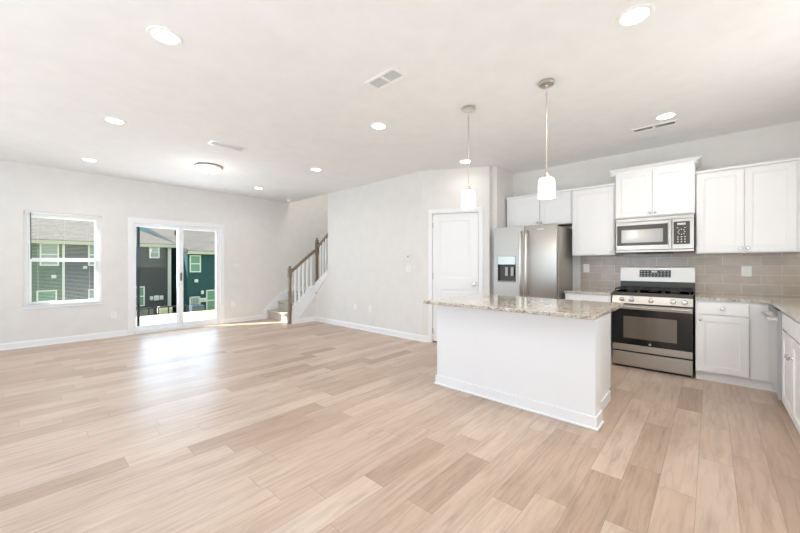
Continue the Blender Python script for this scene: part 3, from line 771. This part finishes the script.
dup(first, (-.34, .61, H), 'unseen recessed ceiling light added to extend the row and brighten the kitchen')  # extra out-of-view downlight, added to light the kitchen
canlight(-.34, .61, 30)
# flush dome light
t = thing('dome_light', 'flush-mount frosted dome ceiling light with nickel rim', 'ceiling light', loc=(-5.65, 1.87, H))
MB().lathe([(0, 0), (.17, 0), (.185, -.012), (.187, -.028), (.17, -.034), (.0, -.03)], seg=36).out('rim', NICKEL, t, True)
MB().lathe([(.168, -.032), (.155, -.06), (.12, -.088), (.07, -.105), (0, -.112)], seg=36).out('glass_bowl', LAMPDIM, t, True)
MB().lathe([(0, -.108), (.01, -.112), (.012, -.12), (.006, -.13), (0, -.132)], seg=12).out('finial', NICKEL, t, True)
dl_ = bpy.data.lights.new('dome_bulb', 'POINT'); dl_.energy = 5; dl_.shadow_soft_size = .12; dl_.color = WARM
o = bpy.data.objects.new('dome_bulb', dl_); COL.objects.link(o); o.location = (-5.65, 1.87, H-.42)

# vents
def vent(label, cx, cy, lx, ly, fins_along, gap=False, dark=.3):
    t = thing('ceiling_vent', label, 'air vent', loc=(cx, cy, H))
    f = MB(); b = .022
    for (a, c_, d_, e) in ((-lx/2, lx/2, -ly/2, -ly/2+b), (-lx/2, lx/2, ly/2-b, ly/2), (-lx/2, -lx/2+b, -ly/2+b, ly/2-b), (lx/2-b, lx/2, -ly/2+b, ly/2-b)): f.box(a, c_, d_, e, -.01, -.0005)
    if gap: f.box(-.01, .01, -ly/2+b, ly/2-b, -.0095, -.0005)
    f.out('frame', PLASTIC, t)
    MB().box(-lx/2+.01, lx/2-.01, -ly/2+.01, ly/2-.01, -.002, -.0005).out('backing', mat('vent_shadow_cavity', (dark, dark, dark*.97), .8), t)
    s = MB()
    if fins_along == 'x':
        n = int((ly-2*b)/.014)
        for k in range(n): y = -ly/2+b+(k+.5)*(ly-2*b)/n; s.box(-lx/2+b, lx/2-b, y-.0018, y+.0018, -.006, -.003)
    else:
        n = int((lx-2*b)/.014)
        for k in range(n): x = -lx/2+b+(k+.5)*(lx-2*b)/n; s.box(x-.0018, x+.0018, -ly/2+b, ly/2-b, -.006, -.003)
    s.out('louvers', PLASTIC, t)
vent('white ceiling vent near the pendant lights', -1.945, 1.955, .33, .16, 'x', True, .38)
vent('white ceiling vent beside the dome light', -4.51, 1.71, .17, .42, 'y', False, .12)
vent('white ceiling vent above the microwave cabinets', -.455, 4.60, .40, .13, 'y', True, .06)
# smoke detector
t = MB().lathe([(0, -.035), (.04, -.035), (.055, -.025), (.06, 0), (0, 0)], (-7.2, 4.08, H), 20).out('smoke_detector', PLASTIC, None, True); tag(t, 'small round white smoke detector at ceiling edge by stairs', 'smoke detector')

# pendants
def pendant(loc, label):
    t = thing('pendant_light', label, 'pendant light', loc=loc, group='pendant lights above the island')
    cn = MB().lathe([(0, 0), (.058, 0), (.062, -.006), (.062, -.018), (.054, -.026), (.012, -.028), (.006, -.04), (0, -.04)], seg=28).out('canopy', NICKEL, t, True)
    for sx in (-.03, .03): MB().lathe([(0, -.026), (.006, -.027), (.006, -.031), (0, -.033)], (sx, 0, 0), 10).out('canopy_screw', NICKEL, cn, True)
    for k, z in enumerate((-.052, -.076)):
        r = .013; pts = []
        for i in range(13):
            a = 2*PI*i/12; u = r*.6*math.cos(a); v = r*1.25*math.sin(a)
            pts.append((u, 0, z+v) if k % 2 == 0 else (0, u, z+v))
        MB().tube(pts, .002, 6).out('chain_link', NICKEL, t, True)
    MB().tube([(0, 0, -.09), (0, 0, -.76)], .0062, 10).lathe([(0, -.088), (.008, -.092), (.008, -.115), (0, -.118)], seg=10).out('rod', NICKEL, t, True)
    MB().lathe([(0, -.745), (.014, -.75), (.016, -.765), (.03, -.78), (.033, -.80), (0, -.802)], seg=20).out('socket_cap', NICKEL, t, True)
    MB().lathe([(.028, -.788), (.052, -.793), (.063, -.808), (.066, -.84), (.067, -.955), (.064, -.955), (.063, -.84), (.06, -.811), (.05, -.797), (.028, -.792)], seg=32).out('lamp_shade', SHADE, t, True)
    MB().lathe([(0, -.802), (.014, -.81), (.016, -.83), (.028, -.86), (.03, -.88), (.02, -.905), (0, -.912)], seg=16).out('bulb', BULB, t, True)
    d = bpy.data.lights.new('pendant_bulb', 'POINT'); d.energy = 9; d.shadow_soft_size = .05; d.color = KWARM
    o = bpy.data.objects.new('pendant_bulb', d); COL.objects.link(o); o.location = (loc[0], loc[1], loc[2]-.97)
    return t
p = pendant((-1.72, 2.86, H), 'glass pendant light farther from the camera, hanging in front of the pantry door')
pendant((-1.0, 2.89, H), 'glass pendant light nearer the camera, hanging in front of the wall cabinets')

# ------------------------------------------------------------------ outlets and switches; local: front faces -Y
def plate(name, label, loc, rotz, kind='outlet', w=.075, h=.118, m=PLASTIC):
    t = thing(name, label, 'wall outlet' if kind == 'outlet' else 'light switch', loc=loc, rotz=rotz)
    MB().box(-w/2, w/2, -.006, 0, -h/2, h/2, .002).out('cover_plate', m, t)
    if kind == 'outlet':
        for z in (-.028, .022):
            MB().box(-.017, .017, -.008, -.005, z-.011, z+.018, .003).out('socket', mat('socket_face', (.80, .79, .77), .4), t)
    else:
        n = max(1, int(round((w-.03)/.046)))
        for k in range(n):
            x = (k-(n-1)/2)*.046; MB().box(x-.016, x+.016, -.010, -.005, -.033, .033, .002).out('rocker', PLASTIC, t)
    return t
plate('wall_outlet', 'white outlet on left wall between window and patio door', (XL, .99, .375), PI/2)
plate('wall_outlet', 'white outlet low on the left wall right of the patio door', (XL, 2.96, .40), PI/2)
plate('wall_outlet', 'left one of two low white outlets on the middle wall', (-5.08, YM, .42), 0)
plate('wall_outlet', 'right one of two low white outlets on the middle wall', (-4.66, YM, .42), 0)
plate('light_switch', 'white light switch plate on the middle wall, lower one of two', (-3.71, YM, 1.17), 0, 'switch', .12)
t = thing('thermostat', 'white thermostat above the light switch on the middle wall', 'thermostat', loc=(-3.71, YM, 1.36))
MB().box(-.05, .05, -.02, 0, -.04, .05, .006).out('housing', PLASTIC, t); MB().box(-.03, .02, -.0215, -.019, -.01, .03).out('screen', mat('lcd_grey', (.5, .52, .48), .3), t)
plate('light_switch', 'white switch plate beside patio door', (XL, 3.02, 1.22), PI/2, 'switch', .165, .1, WALL)
plate('wall_outlet', 'white outlet on the backsplash left of the range', (-1.325, YK-.008, 1.185), 0)
plate('wall_outlet', 'white outlet on the backsplash right of the range', (.30, YK-.008, 1.16), 0, w=.08)

# ------------------------------------------------------------------ outside
def poly_obj(name, verts, faces, m, parent=None):
    me = bpy.data.meshes.new(name); me.from_pydata(verts, [], faces); me.materials.append(m)
    o = bpy.data.objects.new(name, me); COL.objects.link(o)
    if parent: o.parent = parent
    return o
# sloping yard
xs = [-7.68, -10.7, -12.5, -18, -26, -33, -60]; zs = [-.13, -.16, -.55, -1.6, -2.7, -3.0, -3.2]
ys = [-50+5*i for i in range(23)]
vs = [(x, y, z+.04*math.sin(x*1.3+y*.7)*(0 if i < 2 else 1)) for i, (x, z) in enumerate(zip(xs, zs)) for y in ys]
fs = [(i*23+j, i*23+j+1, (i+1)*23+j+1, (i+1)*23+j) for i in range(6) for j in range(22)]
g = poly_obj('yard_ground', vs, fs, GRASS); g['kind'] = 'structure'; g['label'] = 'sloping yard beyond the patio'; g['category'] = 'ground'
o = MB().box(-10.9, XL-.155, 3.2, 12, -.5, -.10).out('mulch_bed', MULCH); tag(o, 'orange-brown pine straw bed beside the patio', 'ground', kind='structure')
o = MB().box(-10.65, XL-.155, -1.5, 3.18, -.25, -.07).out('patio_slab', CONCRETE); tag(o, 'pale concrete patio outside the sliding door', 'ground', kind='structure')

SHG = shingle()
struct(MB().box(-8.22, XL-.155, .93, 1.02, -.2, 2.6), 'wall_patio_privacy', ETRIM, 'unseen white partition added to keep sun off the left door panel', 'wall')  # added out of view; blocks sun that would enter the left door panel
DARKSLATE = paint('dark_slate_paint', (.06, .07, .085), .6)
def townhouse(label, y0, y1, X0, ez, col, wins, roofh=3.9, rd=26, ov=0, name='townhouse', lo=.0):
    t = thing(name, label, 'house', loc=(X0, y0, -3.2))
    sm = siding('siding', col); L_ = y1-y0; E = ez+3.2; 
    m = MB(); m.box(-10, 0, 0, L_, 0, E)
    m.prism([(0, E-.05), (-rd, E+roofh-.1), (-rd-.1, E-.05)], 0.01, L_-.01, 'Y')
    m.out('wall', sm, t)
    m = MB(); a = (.42, E-.10); b = (-rd, E+roofh); c_ = (-rd-6, E+roofh-2.6)
    m.prism([a, b, c_, (c_[0], c_[1]+.16), (b[0], b[1]+.18), (a[0], a[1]+.16)], -lo, L_+ov, 'Y'); m.out('roof', SHG, t)
    MB().box(.34, .46, -lo, L_+ov, E-.22, E+.02).box(0, .4, -lo, L_+ov, E-.22, E-.17).out('fascia', FASCIA, t)
    if lo > .1: MB().bar((.42, -lo-.03, E-.02), (-rd, -lo-.03, E+roofh+.06), .06, .30).box(-.4, .34, -lo, 0, E-.2, E-.16).out('rake_board', DARKSLATE, t)['label'] = 'dark rake board'
    MB().box(-.02, .06, L_-.14, L_-.002 if ov == 0 else L_+.1, 0, E-.23).out('corner_board', ETRIM, t)
    for (a0, a1, c0, c1, g) in wins:
        f = MB(); fr = .09; A0, A1, C0, C1 = a0-y0, a1-y0, c0+3.2, c1+3.2
        f.box(0, .07, A0, A0+fr, C0, C1); f.box(0, .07, A1-fr, A1, C0, C1); f.box(0, .075, A0, A1, C0, C0+fr); f.box(0, .075, A0, A1, C1-fr, C1); f.box(0, .06, A0, A1, (C0+C1)/2-.04, (C0+C1)/2+.04)
        w_ = f.out('window', ETRIM, t); MB().box(.005, .025, A0+fr, A1-fr, C0+fr, C1-fr).out('pane', EGLASS2 if g else EGLASS, w_)
    return t
hA = townhouse('sage green townhouse seen through the left half of the window', -9.0, 1.79, -34, 2.92, (.13, .19, .145), [(.55, 1.50, 1.17, 2.75, 0), (.40, 1.40, -2.0, -.52, 1), (-3, -2, 1.17, 2.75, 0)])
hB = townhouse('slate grey townhouse seen through the right half of the window', 1.80, 5.06, -34, 2.92, (.13, .145, .165), [(3.01, 3.95, 1.17, 2.8, 0), (3.01, 3.95, -2.0, -.55, 0)])
hC = townhouse('charcoal townhouse seen through the left pane of the patio door', 5.07, 8.15, -34, 2.92, (.085, .083, .09), [(6.72, 7.42, 1.80, 2.78, 0), (5.30, 6.42, -2.1, -.5, 1)], ov=.5)
hD = townhouse('teal townhouse seen through the right pane of the patio door', 8.93, 19, -32, 2.36, (.022, .085, .10), [(9.08, 9.92, .62, 2.05, 1), (10.33, 11.6, -2.75, -.92, 1), (14, 15, .6, 2.0, 0)], roofh=4.15, rd=20, lo=.1001, ov=.3)
# fittings on the houses
def outfit(name, label, cat, loc, s, m): 
    t = MB().box(-s[0]/2, s[0]/2, -s[1]/2, s[1]/2, -s[2]/2, s[2]/2, min(s)*.15).lathe([(0, .0), (s[1]*.3, 0), (s[1]*.28, s[0]*.3), (0, s[0]*.35)], (s[0]/2, 0, 0), 12, 'X').out(name, m); t.location = loc
    return tag(t, label, cat)
outfit('exterior_lamp', 'small white lamp on the sage green townhouse wall', 'lamp', (-33.9, 1.23, .42), (.15, .25, .22), ETRIM)
outfit('exterior_lamp', 'small white lamp on the slate grey townhouse wall', 'lamp', (-33.9, 2.84, 1.05), (.15, .22, .2), ETRIM)
outfit('dryer_vent', 'small white square vent below the upper teal house window', 'vent', (-31.9, 9.55, -.1), (.12, .26, .26), ETRIM)
outfit('exterior_lamp', 'small white lamp between window and door of the teal townhouse', 'lamp', (-31.9, 10.02, -1.1), (.15, .2, .3), ETRIM)
for yy, sz, lb in ((6.86, (.15, .22, .3), 'leftmost'), (7.2, (.15, .35, .4), 'middle'), (7.55, (.15, .25, .35), 'rightmost')):
    outfit('utility_meter', lb+' of the three white utility boxes on the charcoal townhouse', 'utility meter', (-33.9, yy, -1.5), sz, ETRIM)
for yy, lb in ((9.95, 'left'), (10.18, 'right')):
    outfit('utility_meter', lb+' white utility box beside the teal townhouse door', 'utility meter', (-31.9, yy, -1.75), (.15, .2, .35), ETRIM)
def ac(label, x, y, z, w, h, m):
    t = thing('air_conditioner', label, 'air conditioner', loc=(x, y, z))
    MB().box(-w/2, w/2, -w/2, w/2, .05, h, .04).out('casing', m, t)
    lv = MB()
    for k in range(9): zz = .12+k*(h-.25)/9; lv.box(-w/2-.012, w/2+.012, -w/2-.012, w/2+.012, zz, zz+.02)
    lv.out('louvers', STEELG, t); MB().cyl((0, 0, h+.01), w*.38, .03, 'Z', 20).out('fan_grille', DARKPL, t); MB().box(-w/2-.08, w/2+.08, -w/2-.08, w/2+.08, 0, .05).out('pad', CONCRETE, t)
GREYAC = ground_mat('ac_grey', (.16, .17, .18), (.24, .25, .26), 3); TANAC = ground_mat('ac_tan', (.75, .70, .55), (.85, .82, .74), 3)
ac('dark grey air conditioner outside the charcoal townhouse', -30.5, 5.75, -2.95, .9, 1.0, GREYAC)
ac('pale tan air conditioner outside the charcoal townhouse', -30.3, 6.95, -2.95, .8, 1.05, TANAC)
ac('white air conditioner seen at the window foot beside the slate house', -29.0, 2.1, -2.85, 1.0, 1.15, ETRIM)
ac('blue-grey air conditioner outside the teal townhouse', -30.5, 9.15, -3.0, .9, 1.0, mat('ac_blue', (.09, .14, .20), .5))
# white railing/door-like lattice beside teal AC
t = thing('white_lattice_panel', 'white framed lattice panel against the teal townhouse', 'panel', loc=(-31.75, 9.0, -2.6))
f = MB(); f.box(0, .08, 0, .08, 0, 1.2).box(0, .08, .72, .8, -.4, 1.2).box(0, .08, 0, .8, 1.12, 1.2).box(0, .08, 0, .8, .3, .38); f.out('frame', ETRIM, t)
f = MB()
for k in range(6): f.box(.02, .05, .1+k*.11, .13+k*.11, .35, 1.15)
for k in range(5): f.box(.03, .06, .06, .74, .45+k*.14, .48+k*.14)
f.out('lattice', ETRIM, t)
# dark fence rail
t = thing('dark_rail_fence', 'low dark rail fence in front of the charcoal townhouse', 'fence', loc=(-29.5, 4.0, -2.9))
MB().bar((0, 0, 1.0), (0, 4.2, 1.08), .08, .08).bar((0, 0, .3), (0, 4.2, .3), .06, .06).out('rail', DARKPL, t)
for k in range(8): MB().box(-.04, .04, k*.6-.04, k*.6+.04, 0, 1.05).out('post', DARKPL, t)
# roof pipes of the teal house
for (yy, k) in ((10.2, 8.5), (11.9, 12.5)):
    zz = 2.6+k*.2075
    t = MB().cyl((-32-k, yy, zz+.1), .07, .55, 'Z', 10).box(-32-k-.2, -32-k+.25, yy-.15, yy+.15, zz-.22, zz-.12).out('roof_vent_pipe', DARKPL)
    tag(t, ('lower' if k < 10 else 'upper')+' dark vent pipe on the teal townhouse roof', 'roof vent')
# shrubs
def shrub(loc, r, label):
    t = thing('shrub', label, 'shrub', loc=loc)
    bm = bmesh.new(); rnd = random.Random(int(abs(loc[1])*100))
    for k in range(420):
        d = Vector((rnd.gauss(0, 1), rnd.gauss(0, 1), rnd.gauss(0, 1))).normalized()*r*(rnd.random()**.35); d.z = abs(d.z)*.85+.08
        u = Vector((rnd.uniform(-1, 1), rnd.uniform(-1, 1), rnd.uniform(-.5, 1))).normalized(); v = u.orthogonal().normalized(); s_ = r*.13
        bm.faces.new([bm.verts.new(d+u*s_), bm.verts.new(d+v*s_*.5), bm.verts.new(d-u*s_), bm.verts.new(d-v*s_*.5)])
    m = MB(); m.add(bm); m.out('foliage', LEAF, t)
    m = MB()
    for k in range(5): a = k*1.26; m.tube([(0, 0, 0), (math.cos(a)*r*.4, math.sin(a)*r*.4, r*.6)], .012, 5)
    m.out('stem', STAIN, t)
shrub((-16.6, 5.35, -1.35), .42, 'bright green shrub by the pine straw bed, nearest the patio door edge')
shrub((-20.5, 6.25, -2.0), .45, 'dark green shrub farther out in front of the teal townhouse')
